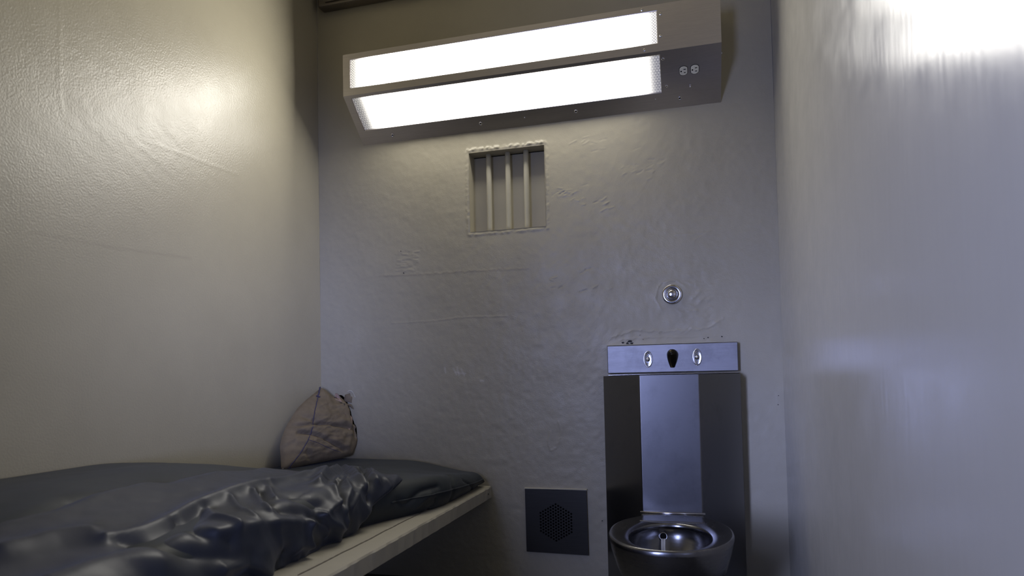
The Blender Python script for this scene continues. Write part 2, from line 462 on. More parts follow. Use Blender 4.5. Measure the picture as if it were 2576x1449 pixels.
# ------------------------------------------------------------------ barred window
win = thing('window_1', ((WX0+WX1)/2, .05, WZ0), 'small square wall opening closed by three painted bars', None, kind='structure')
DEP = .068
vs = []; fs = []
ring = [(WX0, WZ0), (WX1, WZ0), (WX1, WZ1), (WX0, WZ1)]
for y in (-.002, DEP):
    vs += [(x, y, z) for x, z in ring]
fs = [(k, (k+1) % 4, 4+(k+1) % 4, 4+k) for k in range(4)]
mesh_obj('window_reveal', vs, [f[::-1] for f in fs], M_BACK, win)
bm_obj('back_plate', bm_box(WX0-.02, WX1+.02, DEP-.003, DEP+.02, WZ0-.02, WZ1-.004), M_PLATE, win)
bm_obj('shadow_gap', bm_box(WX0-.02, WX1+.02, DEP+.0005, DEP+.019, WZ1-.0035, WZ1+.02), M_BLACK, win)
for x in (.7915, .8765, .9565):
    pts = [(x, .042, WZ0-.004), (x+.0005, .042, (WZ0+WZ1)/2), (x, .042, WZ1+.004)]
    V_, F_ = tube(smooth_line(pts, 14) + rng.normal(0, .00015, (14, 3)), .0115, 18)
    mesh_obj('bar', V_, F_, M_BAR, win, smooth=True)

# ------------------------------------------------------------------ wall luminaire
FX0, FX1 = .225, 1.745
KY, KZ, TZ, BY, BZ = -.176, 2.035, 2.212, .002, 1.883
fix = thing('light_fixture', ((FX0+FX1)/2, 0, BZ), 'long brushed steel wall light with two glowing lenses and power outlets', 'light fixture')
lu = np.array([0, BY-KY, BZ-KZ]); LL = np.linalg.norm(lu); lu /= LL           # down the sloping lower face
ln = np.cross(np.array([1., 0, 0]), lu); ln = -ln if ln[1] > 0 else ln         # outward normal
def low(x, d, h=0.0): return np.array([x, KY, KZ]) + lu*d + ln*h - np.array([0, 0, 0])
def upf(x, z, h=0.0): return np.array([x, KY-h, z])
bm = bmesh.new()
def quad(*p): 
    return bm.faces.new([bm.verts.new(tuple(map(float, q))) for q in p])
UX0, UX1, UZ0, UZ1 = .258, 1.518, 2.067, 2.187
LX0, LX1, LD0, LD1 = .260, 1.524, .015, .161
def frame_faces(fn, a0, a1, b0, b1, ha0, ha1, hb0, hb1, depth):
    A = [a0, ha0, ha1, a1]; B = [b0, hb0, hb1, b1]
    for i in range(3):
        for j in range(3):
            if i == 1 and j == 1: continue
            quad(fn(A[i], B[j]), fn(A[i+1], B[j]), fn(A[i+1], B[j+1]), fn(A[i], B[j+1]))
    c = [(ha0, hb0), (ha1, hb0), (ha1, hb1), (ha0, hb1)]
    for k in range(4):
        p, q = c[k], c[(k+1) % 4]
        quad(fn(*p), fn(*q), fn(*q, -depth), fn(*p, -depth))
frame_faces(upf, FX0, FX1, KZ, TZ, UX0, UX1, UZ0, UZ1, .008)
frame_faces(low, FX0, FX1, 0, LL, LX0, LX1, LD0, LD1, .008)
quad((FX0, KY, TZ), (FX1, KY, TZ), (FX1, .002, TZ), (FX0, .002, TZ))
for x in (FX0, FX1):
    bm.faces.new([bm.verts.new(p) for p in ((x, .002, TZ), (x, KY, TZ), (x, KY, KZ), (x, BY, BZ))])
bmesh.ops.remove_doubles(bm, verts=bm.verts, dist=1e-5)
bevel(bm_obj('housing', bm, M_FIX, fix), .003, 2, 20)
M_LENS = {False: lens_mat(UX0, UX1, 2.55), True: lens_mat(LX0, LX1, .95)}   # the lower tube is the weaker one
def lens(fn, a0, a1, b0, b1, lower):
    V_ = [fn(a0, b0, -.006), fn(a1, b0, -.006), fn(a1, b1, -.006), fn(a0, b1, -.006)]
    e = (V_[1]-V_[0]); g = V_[3]-V_[0]; nn = np.cross(e, g)
    f = (0, 1, 2, 3) if (nn@np.array([0, -1., -.1])) > 0 else (3, 2, 1, 0)
    bm = bmesh.new(); vv = [bm.verts.new(tuple(v)) for v in V_]; bm.faces.new([vv[i] for i in f])
    me = bpy.data.meshes.new('lens'); bm.to_mesh(me); bm.free(); me.materials.append(M_LENS[lower])
    o = bpy.data.objects.new('lens', me); link(o, fix); o['label'] = 'glowing white prismatic lens'
lens(upf, UX0-.004, UX1+.004, UZ0-.004, UZ1+.004, False)
lens(low, LX0-.004, LX1+.004, LD0-.004, LD1+.004, True)
def screw(c, n, r, kind=0):
    if kind == 0:   prof = [(r, -.001), (r, .0012), (r*.8, .0022), (r*.3, .0026), (0, .0026)]
    else:           prof = [(r, -.001), (r, .002), (r*.75, .0035), (r*.5, .0030), (r*.42, .0005), (0, .0005)]
    V_, F_ = lathe(prof, c, n, 18); o = mesh_obj('screw', V_, F_, M_CHROME, fix, smooth=True)
    if kind:
        V_, F_ = lathe([(r*.40, .0004), (r*.38, .0012), (0, .0012)], c, n, 12); mesh_obj('screw_socket', V_, F_, M_BLACK, o)
for x, d in ((1.592, .194), (1.185, .195), (.781, .196), (.377, .199)): screw(low(x, d), ln, .0075, 1)
for x, d in ((1.537, .032), (1.545, .139)): screw(low(x, d), ln, .0055)
for x, d in ((.972, .194), (1.50, .186)): screw(low(x, d), ln, .0028)
for x, z in ((1.532, 2.092), (1.534, 2.174), (1.472, 2.047), (1.466, 2.201)): screw(upf(x, z), (0, -1, 0), .0058)
V_, F_ = lathe([(.005, 0), (.005, .004), (.003, .006), (0, .006)], (FX1, -.10, 2.03), (1, 0, 0), 12); mesh_obj('screw', V_, F_, M_CHROME, fix, smooth=True)
# power outlets, turned on their side
e_d = lu
for x in (1.609, 1.650):
    V_ = []; n = 28; c0 = low(x, .0865)
    prof = []
    for k in range(n):
        a = 2*math.pi*k/n; u_, w_ = .0175*math.cos(a), .0172*math.sin(a)
        u_ = max(-.0142, min(.0142, u_)); prof.append((u_, w_))
    for h, s in ((-.002, 1), (.0022, 1), (.0032, .94)):
        V_ += [c0 + np.array([1., 0, 0])*u_*s + lu*w_*s + ln*h for u_, w_ in prof]
    F_ = [(r*n+k, r*n+(k+1) % n, (r+1)*n+(k+1) % n, (r+1)*n+k) for r in range(2) for k in range(n)] + [tuple(2*n+k for k in range(n))]
    ot = mesh_obj('power_outlet', V_, F_, M_IVORY, fix, label='ivory plastic power outlet')
    V2 = [c0 + np.array([1., 0, 0])*u_*1.10 + lu*w_*1.10 + ln*.0006 for u_, w_ in prof]
    mesh_obj('outlet_gap', V2, [tuple(range(n))], M_BLACK, ot)
    V_, F_ = lathe([(.0030, .0028), (.0028, .0036), (0, .0036)], c0-np.array([.0085, 0, 0])+lu*.0005, ln, 12); mesh_obj('ground_hole', V_, F_, M_BLACK, ot)
    for dd, ww in ((-.0062, .0042), (.0062, .0034)):
        p = c0 + np.array([.0045, 0, 0]) + lu*dd; q = []
        for h in (.0025, .0037):
            q += [p+np.array([sx*ww, 0, 0])+lu*sy*.0013+ln*h for sx, sy in ((-1, -1), (1, -1), (1, 1), (-1, 1))]
        mesh_obj('slot', q, [(4, 5, 6, 7), (0, 1, 5, 4), (1, 2, 6, 5), (2, 3, 7, 6), (3, 0, 4, 7)], M_BLACK, ot)
V_, F_ = lathe([(.0055, -.001), (.0055, .003), (.0042, .004), (.004, .011), (.0028, .0135), (0, .014)], low(1.632, .148), ln, 16)
mesh_obj('switch_button', V_, F_, M_CHROME, fix, smooth=True)

# ------------------------------------------------------------------ dark metal housing above the light
sh = thing('wall_housing', (.5, 0, 2.512), 'dark brown metal housing along the top of the back wall', 'metal housing')
o = bevel(bm_obj('cover', bm_box(.035, 1.30, -.055, .0, 2.514, 2.66), M_SHELF, sh), .008, 2)
bevel(bm_obj('bottom_flange', bm_box(.075, 1.28, -.062, -.0552, 2.528, 2.537), M_SHELF, sh), .002, 2)

# ------------------------------------------------------------------ push button on the wall
bt = thing('wall_button', (1.541, 0, 1.151), 'round polished steel push button on the wall above the sink', 'push button')
c = (1.541, -.001, 1.151)
V_, F_ = lathe([(.0385, -.004), (.0385, .003), (.037, .0048), (.0245, .0060), (.0235, .0045), (.0225, .0045)], c, (0, -1, 0), 48); mesh_obj('flange', V_, F_, M_CHROME, bt, smooth=True)
V_, F_ = lathe([(.0235, .003), (.0235, .0050), (.0222, .0052)], c, (0, -1, 0), 40); mesh_obj('dark_groove', V_, F_, M_CHIP, bt)
V_, F_ = lathe([(.0212, .003), (.0212, .0085), (.0200, .0095), (.0185, .0085), (.0178, .005)], c, (0, -1, 0), 40); mesh_obj('ring', V_, F_, M_CHROME, bt, smooth=True)
V_, F_ = lathe([(.0168, .003), (.0168, .0105), (.0150, .0135), (.0095, .0152), (.004, .0158), (0, .016)], c, (0, -1, 0), 40); mesh_obj('button', V_, F_, M_CHROME, bt, smooth=True)

# ------------------------------------------------------------------ steel sink and toilet unit
un = thing('toilet_sink_unit', (1.53, -.2, 0), 'stainless steel sink and toilet unit against the back wall', 'toilet')
CT = .838
prof = [(1.270, -.001), (1.274, -.075), (1.432, -.345), (1.630, -.345), (1.778, -.075), (1.784, -.001)]
UCX = 1.527
# cabinet: outline walls, top deck with an oval basin
bm = bmesh.new()
n = len(prof)
bot = [bm.verts.new((x, y, 0)) for x, y in prof]; top = [bm.verts.new((x, y, CT)) for x, y in prof]
for k in range(n-1): bm.faces.new((bot[k], bot[k+1], top[k+1], top[k]))
NS = 48
def outline_at(ang):
    d = np.array([math.cos(ang), math.sin(ang)]); c = np.array([UCX, -.165]); best = 9
    P = np.array(prof)
    for k in range(n):
        a, b2 = P[k], P[(k+1) % n]; e = b2-a
        det = d[0]*(-e[1]) + d[1]*e[0]
        if abs(det) < 1e-9: continue
        r = a-c; t = (r[0]*(-e[1]) + r[1]*e[0])/det; s = (d[0]*r[1]-d[1]*r[0])/det
        if t > 0 and -1e-6 <= s <= 1+1e-6: best = min(best, t)
    return c + d*best
angs = [2*math.pi*k/NS for k in range(NS)]
# hit the outline corners exactly
for x, y in prof:
    a = math.atan2(y+.165, x-UCX) % (2*math.pi); i = min(range(NS), key=lambda k: abs(angs[k]-a)); angs[i] = a
outer = [bm.verts.new((*outline_at(a), CT)) for a in angs]
def oval(a, s, z): return bm.verts.new((UCX+.125*s*math.cos(a), -.165+.105*s*math.sin(a), z))
rings = [outer] + [[oval(a, s, z) for a in angs] for s, z in ((1, CT), (.95, CT-.006), (.85, CT-.05), (.6, CT-.085), (.2, CT-.095))]
for A_, B_ in zip(rings[:-1], rings[1:]):
    for k in range(NS): bm.faces.new((A_[k], A_[(k+1) % NS], B_[(k+1) % NS], B_[k]))
bm.faces.new(rings[-1])
bmesh.ops.remove_doubles(bm, verts=bm.verts, dist=1e-5)
cab = bevel(bm_obj('cabinet', bm, M_UNIT, un, label='dark brushed steel cabinet with a flat centre panel'), .006, 3, 25)
# upright panel with bubbler and two valves
PF = -.030
pn = bevel(bm_obj('back_panel', bm_box(1.286, 1.776, PF, -.001, .848, .957), M_PANEL, un), .0025, 2)
bevel(bm_obj('caulk_bead', bm_box(1.284, 1.70, PF+.002, -.001, .9572, .9605), M_BAR, un), .001)
bevel(bm_obj('basin_lip', bm_box(1.290, 1.776, -.052, -.002, .8395, .8440), M_CHROME, un), .0015, 2)
def valve(x, z):
    V_, F_ = lathe([(1, -.002), (1, .0030), (.93, .0046), (.86, .0040), (.5, .0034), (0, .0034)], (x, PF, z), (0, -1, 0), 40, sx=.0172, sz=.0320)
    vp = mesh_obj('valve_plate', V_, F_, M_CHROME, un, smooth=True)
    V_, F_ = lathe([(.0088, .003), (.0088, .0048), (.0075, .0046)], (x, PF, z-.0005), (0, -1, 0), 28); mesh_obj('button_recess', V_, F_, M_CHIP, vp)
    V_, F_ = lathe([(.0070, .003), (.0070, .0085), (.0055, .0112), (.003, .0122), (0, .0125)], (x, PF, z), (0, -1, 0), 28); mesh_obj('button', V_, F_, M_CHROME, vp, smooth=True)
    y = PF-.0040
    V_, F_ = tube([(x-.008, y, z+.017), (x, y, z+.011), (x+.008, y, z+.017), (x, y, z+.0225), (x-.008, y, z+.017)], .0011, 6); mesh_obj('raised_mark', V_, F_, M_CHROME, vp)
    V_, F_ = tube([(x-.008, y, z-.0165), (x-.006, y, z-.0195), (x-.004, y, z-.0168), (x-.001, y, z-.0195), (x+.002, y, z-.0168), (x+.005, y, z-.0195), (x+.008, y, z-.0165)], .0011, 6); mesh_obj('raised_mark', V_, F_, M_CHROME, vp)
valve(1.443, .9005); valve(1.627, .9035)
# bubbler spout: hooded teardrop
V_ = []; F_ = []; rows = []
for t in np.linspace(0, 1, 15):
    z = .936 - .070*t
    w = .0205*math.sqrt(max(0, 1-((t-.30)/.32)**2)) if t < .30 else .0205*(1-.62*((t-.30)/.70)**1.6)
    dep = .040*math.sqrt(max(0, 1-((t-.28)/.30)**2)) if t < .28 else .040*(1-.70*((t-.28)/.72))
    rows.append((z, max(w, .0012), max(dep, .0012)))
for z, w, dep in rows:
    for k in range(17):
        a = math.pi*k/16; V_.append((1.535-w*math.cos(a), PF+.001-dep*math.sin(a), z))
for i in range(len(rows)-1):
    for k in range(16): F_.append((i*17+k, i*17+k+1, (i+1)*17+k+1, (i+1)*17+k))
F_.append(tuple((len(rows)-1)*17+k for k in range(17)))
sp = mesh_obj('bubbler_spout', V_, F_, M_BRASS, un, smooth=True, label='tarnished dark brass bubbler spout')
V_, F_ = lathe([(.0085, -.004), (.0085, .003), (.006, .005), (0, .005)], (1.533, PF-.034, .925), (0, -.8, .5), 16); mesh_obj('spout_cap', V_, F_, M_BRASS, sp, smooth=True)

# toilet bowl lofted through oval rings
RZ = .372
BCX = 1.533
def oring(cy, a, bb, z, n=64, p=2.15):
    o = []
    for k in range(n):
        t = 2*math.pi*k/n; c_, s_ = math.cos(t), math.sin(t)
        o.append((BCX+a*math.copysign(abs(c_)**(2/p), c_), cy+bb*math.copysign(abs(s_)**(2/p), s_), z))
    return o
outer_r = [(-.50, .105, .17, .0), (-.50, .108, .175, .10), (-.54, .130, .205, .19), (-.585, .160, .225, .27), (-.605, .175, .236, .33), (-.610, .180, .240, .358)]
rim_r = [(-.610, .181, .241, .358), (-.610, .1815, .2415, .366), (-.610, .179, .239, .372), (-.612, .174, .234, .3735), (-.628, .140, .196, .368), (-.644, .122, .176, .3655), (-.645, .119, .172, .362), (-.645, .119, .172, .354)]
inner_r = [(-.645, .119, .172, .354), (-.645, .124, .178, .345), (-.645, .118, .170, .315), (-.650, .102, .148, .27), (-.66, .075, .11, .22), (-.67, .045, .06, .18), (-.67, .015, .02, .17)]
def loft(name, R, cap=False, mat=M_BOWL, label=None):
    V_ = []; F_ = []; n = 64
    for r in R: V_ += oring(*r)
    for i in range(len(R)-1):
        for k in range(n): F_.append((i*n+k, i*n+(k+1) % n, (i+1)*n+(k+1) % n, (i+1)*n+k))
    if cap: F_.append(tuple((len(R)-1)*n+k for k in range(n)))
    return mesh_obj(name, V_, F_, mat, un, smooth=True, label=label)
loft('toilet_bowl', outer_r, label='rounded steel toilet bowl')
rim = loft('toilet_rim', rim_r, label='dark steel toilet rim')
inn = loft('bowl_interior', inner_r, cap=True)
bevel(bm_obj('rim_ledge', bm_box(1.428, 1.634, -.47, -.346, .352, .3705), M_BOWL, un), .004, 2)
V_, F_ = tube([(1.424, -.349, .3735), (1.534, -.3505, .3725), (1.637, -.349, .3735)], .0042, 10); mesh_obj('weld_bead', V_, F_, M_CHROME, un, smooth=True)
V_, F_ = lathe([(.0125, .0), (.0125, .004), (.0105, .004), (.0100, -.002), (0, -.002)], (1.505, -.480, .325), (0, -.95, .3), 24)
jh = mesh_obj('flush_jet', V_, F_, M_CHROME, inn, smooth=True)
V_, F_ = lathe([(.0102, .0035), (.0100, .0043), (0, .0043)], (1.505, -.480, .325), (0, -.95, .3), 24); mesh_obj('jet_opening', V_, F_, M_BLACK, jh)
m, nt, b = mat_new('running_water'); b.inputs['Base Color'].default_value = (.9, .92, .97, 1); b.inputs['Roughness'].default_value = .04
b.inputs['Transmission Weight'].default_value = .5; b.inputs['IOR'].default_value = 1.33
bump(nt, b, [(noise_tex(nt, 120, 3, stretch=(3, 3, .3)), .5, .003)])
for dx in (-.0035, .0035):
    V_, F_ = tube(smooth_line([(1.505+dx, -.487, .318), (1.505+dx, -.505, .300), (1.506+dx, -.52, .27), (1.507+dx*.6, -.53, .23)], 12), .0034, 10)
    mesh_obj('water_stream', V_, F_, m, inn, smooth=True)

# ------------------------------------------------------------------ air vent with punched holes
VX0, VX1, VZ0, VZ1 = .934, 1.189, .128, .385
vt = thing('air_vent', ((VX0+VX1)/2, 0, VZ0), 'square dark steel vent plate with a hexagon of punched holes', 'air vent')
bm = bmesh.new()
HC = (1.0605, .2535); PIT = .0121; HR = .0043
def loop(pts):
    v = [bm.verts.new((x, -.010, z)) for x, z in pts]
    return [bm.edges.new((v[k], v[(k+1) % len(v)])) for k in range(len(v))]
E_ = loop([(VX0+.002, VZ0+.004), (VX1, VZ0), (VX1-.002, VZ1-.003), (VX0, VZ1)])
holes = []
for q in range(-6, 7):
    for r in range(-6, 7):
        if abs(q+r) > 6: continue
        holes.append((HC[0]+PIT*.866*q, HC[1]+PIT*(r+q/2)))
for hx, hz in holes:
    E_ += loop([(hx+HR*math.cos(2*math.pi*k/8), hz+HR*math.sin(2*math.pi*k/8)) for k in range(8)])
bmesh.ops.triangle_fill(bm, use_beauty=True, use_dissolve=False, edges=E_, normal=(0, -1, 0))
ext = bmesh.ops.extrude_face_region(bm, geom=list(bm.faces))
for v in [g for g in ext['geom'] if isinstance(g, bmesh.types.BMVert)]: v.co.y += .0045
bm_obj('vent_plate', bm, M_VENT, vt)
bm_obj('duct_shade_sheet', bm_box(VX0+.006, VX1-.006, -.0048, -.001, VZ0+.006, VZ1-.006), M_BLACK, vt)  # black sheet painted in as the shade inside the duct
bevel(bm_obj('plaster_lip', bm_box(VX0-.002, VX1, -.0125, -.001, VZ1+.0002, VZ1+.0042), M_BAR, vt), .001)

# ------------------------------------------------------------------ concrete bunk
SZ, ST, SX, SY = .393, .050, .790, -2.02
bed = thing('bed_slab', (SX/2, SY/2, 0), 'beige painted concrete bunk slab along the left wall', 'bunk')
ye = np.linspace(-.004, SY, 160)
bm = bmesh.new(); L_ = []
for y in ye:
    j = .0022*vnoise(np.array(y*38), np.array(3.3), 4); j2 = .0018*vnoise(np.array(y*60), np.array(7.7), 6)
    L_.append([bm.verts.new(p) for p in ((.003, y, SZ), (SX-.070, y, SZ), (SX-.004, y, SZ), (SX+j, y, SZ-.005), (SX+j2, y, SZ-ST+.003), (SX-.004, y, SZ-ST), (.003, y, SZ-ST))])
for A_, B_ in zip(L_[:-1], L_[1:]):
    for k in range(6): bm.faces.new((A_[k], A_[k+1], B_[k+1], B_[k]))
bm.faces.new(L_[0]); bm.faces.new(L_[-1])
bm_obj('slab', bm, M_SLAB, bed)
pts = [(SX-.072+.002*vnoise(np.array(y*20), np.array(1.1), 3), y, SZ+.0002) for y in np.linspace(-.45, -1.30, 60)]
V_, F_ = tube(pts, .0016+.0008*np.abs(np.sin(np.arange(60)*1.7)), 6); mesh_obj('seam_crack', V_, F_, simple('seam_dirt', (.10, .085, .065), .8), bed)
for y in (-.05,):
    V_, F_ = lathe([(.004, -.001), (.004, .0015), (0, .0015)], (SX-.0005, y, SZ-.026), (1, 0, 0), 10); mesh_obj('bolt_hole', V_, F_, M_BLACK, bed)
for y in (-.95, -1.9):
    bevel(bm_obj('support_pier', bm_box(.004, .45, y-.05, y+.05, .0, SZ-ST-.0005), M_SLAB, bed), .004)

# ------------------------------------------------------------------ mattress
def xf(y):  # front edge of the mattress
    return .768 - .13*sstep(-.42, -.90, y)
def ztop(x, y):
    t = .506 + .118*sstep(-.38, -1.22, y)*(1-.80*sstep(.22, .62, x)) - .02*sstep(-1.5, -1.95, y)
    t = t - .048*sstep(.42, .76, x)*sstep(-.55, -.05, y)
    return t
def mat_surface(yv, nsec=90):
    """cross-section rows: from the wall over the top and down the front; returns (len(y), nsec, 3), normals by difference"""
    R = []
    for y in yv:
        xe = float(xf(y)); row = []
        # straight across the top, round shoulder, down to the slab
        rad = .050
        xa = np.linspace(.012, xe-rad, nsec-40)
        for x in xa: row.append((x, y, float(ztop(x, y))))
        ze = float(ztop(xe-rad, y)); hh = ze-(SZ+.003)
        for a in np.linspace(0, 1, 41)[1:]:
            th = a*math.pi*.5
            if a <= .62:
                u_ = a/.62*math.pi/2; row.append((xe-rad+rad*math.sin(u_), y, ze-hh*.55*(1-math.cos(u_))))
            else:
                u_ = (a-.62)/.38; row.append((xe-.022*u_**1.6, y, ze-hh*(.55+.45*u_)))
        R.append(row)
    return np.array(R)
yv = np.linspace(-.016, -1.95, 300)
B = mat_surface(yv)
# rounded ends in y: squeeze the first rows down towards the slab
def normals(B):
    du = np.gradient(B, axis=0); dv = np.gradient(B, axis=1); n = np.cross(dv, du); n /= np.linalg.norm(n, axis=2, keepdims=True)+1e-9
    return n
nrm = normals(B)
if nrm[150, 20, 2] < 0: nrm = -nrm
for i, y in enumerate(yv):
    e = min(abs(y+.016), abs(y+1.95)); k = 1-max(0, 1-e/.05)**2.2*.45
    B[i, :, 2] = SZ+.003 + (B[i, :, 2]-SZ-.003)*k
sa = np.cumsum(np.r_[0, np.linalg.norm(np.diff(B[150], axis=0), axis=1)])       # arc length across
SS, TT = np.meshgrid(sa, -yv, indexing='xy')
def pick(B_, P):
    q = project((B_+[.0, 0, .02]).reshape(-1, 3)); out = []
    sh_ = B_.shape[:2]
    for a, c in P:
        i = np.argmin((q[:, 0]-a)**2+(q[:, 1]-c)**2); out.append(np.unravel_index(i, sh_))
    return out
def ridge(B_, SS_, TT_, H_, P, w, h, n=24):
    st = np.array([(SS_[i, j], TT_[i, j]) for i, j in pick(B_, P)])
    Q = smooth_line(st, n); D = seg_dist(SS_, TT_, Q); H_ += h*np.exp(-(D/w)**1.5)
Hm = .004*fbm(SS*5, TT*4, 81, 3)
ridge(B, SS, TT, Hm, [(195, 1250), (260, 1243), (310, 1248), (350, 1268)], .030, -.020)
ridge(B, SS, TT, Hm, [(0, 1300), (90, 1262), (180, 1232), (300, 1222)], .05, .012)
ridge(B, SS, TT, Hm, [(1000, 1245), (1020, 1258), (1035, 1240), (1060, 1220), (1100, 1208)], .012, -.010)
ridge(B, SS, TT, Hm, [(1040, 1262), (1060, 1245), (1085, 1225)], .012, .006)
ridge(B, SS, TT, Hm, [(1075, 1268), (1092, 1255), (1096, 1240)], .007, -.007)
ridge(B, SS, TT, Hm, [(1130, 1180), (1138, 1210), (1130, 1245)], .012, -.006)
ridge(B, SS, TT, Hm, [(1165, 1195), (1185, 1210), (1190, 1230)], .008, -.005)
ridge(B, SS, TT, Hm, [(590, 1190), (630, 1188), (670, 1200)], .014, -.004)
Hm *= sstep(.0, .02, SS)
Bm = B + nrm*Hm[..., None]
Bm[..., 2] = np.maximum(Bm[..., 2], SZ+.003)
mt = thing('mattress', (.38, -1.0, SZ), 'slate grey mattress with a smooth cover lying on the bunk slab', 'mattress')
n_, m_ = Bm.shape[:2]
closed = np.concatenate([Bm, np.stack([np.full(n_, .4), yv, np.full(n_, SZ+.003)], -1)[:, None], Bm[:, :1]*[1, 1, 0]+[0, 0, SZ+.003], Bm[:, :1]], 1)
o = grid_obj('cover', closed, np.ones((n_-1, closed.shape[1]-1), bool), M_MATT, mt)
capv = [tuple(v) for v in closed[0]] 
mesh_obj('end_panel', capv[:-1], [tuple(range(len(capv)-1))], M_MATT, mt)
mesh_obj('end_panel', [tuple(v) for v in closed[-1]][:-1], [tuple(range(len(capv)-1))], M_MATT, mt)
# piping seam along the lower front edge
row = [Bm[i, m_-17] + nrm[i, m_-17]*.0015 for i in range(4, 110)]
V_, F_ = tube(row, .0026, 8); mesh_obj('piping', V_, F_, M_MATT, mt, smooth=True)

# ------------------------------------------------------------------ blanket bunched over the front edge
yb = np.linspace(-.36, -1.93, 420)
Bb0 = mat_surface(yb, 150)
j0 = int(np.argmin(np.abs(Bb0[200, :, 0]-.30)))
# push the front drop outwards so that the cloth hangs free of the mattress
Bb = Bb0.copy()
nb = normals(Bb)
if nb[200, 20, 2] < 0: nb = -nb
sb = np.cumsum(np.r_[0, np.linalg.norm(np.diff(Bb[200], axis=0), axis=1)])
Sb, Tb = np.meshgrid(sb, -yb, indexing='xy')
slope = np.clip((Sb-sb[-41])/(sb[-1]-sb[-41]), 0, 1)
Hb = .010 + .004*fbm(Sb*9, Tb*7, 91, 3)
R_ = lambda P, w, h: ridge(Bb, Sb, Tb, Hb, P, w, h)
R_([(800, 1217), (823, 1189), (846, 1175), (877, 1182), (895, 1196), (907, 1217)], .020, .026)
R_([(902, 1187), (912, 1178), (928, 1187), (937, 1208)], .014, .018)
R_([(937, 1191), (960, 1210), (980, 1231), (968, 1256), (946, 1280)], .022, .012)
R_([(863, 1196), (839, 1210), (832, 1228), (837, 1252)], .009, .013)
R_([(872, 1200), (870, 1221), (853, 1249), (851, 1270)], .009, .013)
R_([(848, 1205), (846, 1228), (845, 1250)], .008, -.014)
R_([(895, 1222), (880, 1240), (868, 1262)], .010, .010)
R_([(913, 1190), (917, 1215), (915, 1250)], .008, -.016)
R_([(800, 1277), (818, 1263), (835, 1254)], .010, .014)
R_([(800, 1280), (818, 1298), (846, 1305), (853, 1291)], .010, .014)
R_([(745, 1240), (780, 1255), (800, 1262)], .022, -.016)
R_([(700, 1275), (750, 1283), (790, 1290)], .018, -.014)
R_([(758, 1301), (755, 1322), (760, 1340)], .011, .014)
R_([(758, 1301), (785, 1294), (806, 1318)], .010, .011)
R_([(723, 1354), (732, 1345), (760, 1343)], .012, .013)
R_([(690, 1390), (715, 1400), (720, 1380)], .012, .012)
R_([(640, 1420), (670, 1395), (700, 1365)], .015, -.012)
R_([(262, 1347), (353, 1332), (429, 1297), (470, 1267), (555, 1236), (631, 1216), (720, 1200), (800, 1190)], .020, .018)
R_([(300, 1352), (380, 1345), (460, 1310), (520, 1262)], .018, -.012)
R_([(0, 1373), (126, 1337), (217, 1327)], .030, .016)
R_([(530, 1332), (631, 1307), (700, 1297), (757, 1292)], .016, .017)
R_([(520, 1272), (535, 1297), (570, 1312)], .014, .015)
R_([(353, 1352), (454, 1378), (606, 1388)], .022, -.015)
R_([(636, 1231), (651, 1251), (667, 1277)], .010, .012)
R_([(672, 1221), (692, 1246)], .009, .010)
R_([(654, 1228), (672, 1260)], .009, -.011)
R_([(540, 1403), (606, 1388), (651, 1403), (651, 1428)], .012, .015)
R_([(560, 1430), (610, 1412), (640, 1420)], .012, -.012)
R_([(440, 1300), (490, 1330), (560, 1345)], .014, -.010)
R_([(580, 1245), (600, 1270), (625, 1292)], .010, .009)
R_([(120, 1449), (250, 1400), (380, 1395)], .03, .012)
crum = sstep(-1.35, -.75, -Tb)*sstep(.30, .50, Sb)
wx = Sb + .05*fbm(Sb*6, Tb*6, 95, 2); wy = Tb + .05*fbm(Sb*6, Tb*6, 99, 2)
Hb += crum*.0035*(1-2*np.abs(fbm(wx*13, wy*9, 101, 2)))
# hem flutes on the hanging front
Hb += slope*(.012*fbm(Tb*16+.6*Sb*16, Sb*4, 131, 2) + .010*(1-2*np.abs(fbm(wy*8+wx*6, wx*5, 135, 1))) + .018)
# edges of the cloth taper to its own thickness
wall_edge = .33 + .045*fbm(Tb*4, Tb*0+.5, 111, 3) + .16*sstep(-.62, -.40, -Tb)
dj = Sb-wall_edge
endy = -.53 + .03*np.sin(Sb*23) - .36*sstep(.48, .78, Sb)
de = (endy + Tb)
kk = np.minimum(sstep(0, .035, dj), sstep(0, .030, de))
Hb = Hb*kk + .0012 - .004*(1-np.minimum(1, kk*6))
Bb = Bb + nb*Hb[..., None]
Bb[..., 2] = np.maximum(Bb[..., 2], SZ+.003)
inside = (dj > 0) & (de > 0)
keepb = inside[:-1, :-1] & inside[1:, :-1] & inside[1:, 1:] & inside[:-1, 1:]
bl = thing('blanket', (.6, -1.1, SZ), 'dark blue-grey satin blanket bunched in folds along the mattress edge', 'blanket')
o = grid_obj('cloth', Bb, keepb, M_BLANK, bl)
sd = o.modifiers.new('thickness', 'SOLIDIFY'); sd.thickness = .004; sd.offset = -1

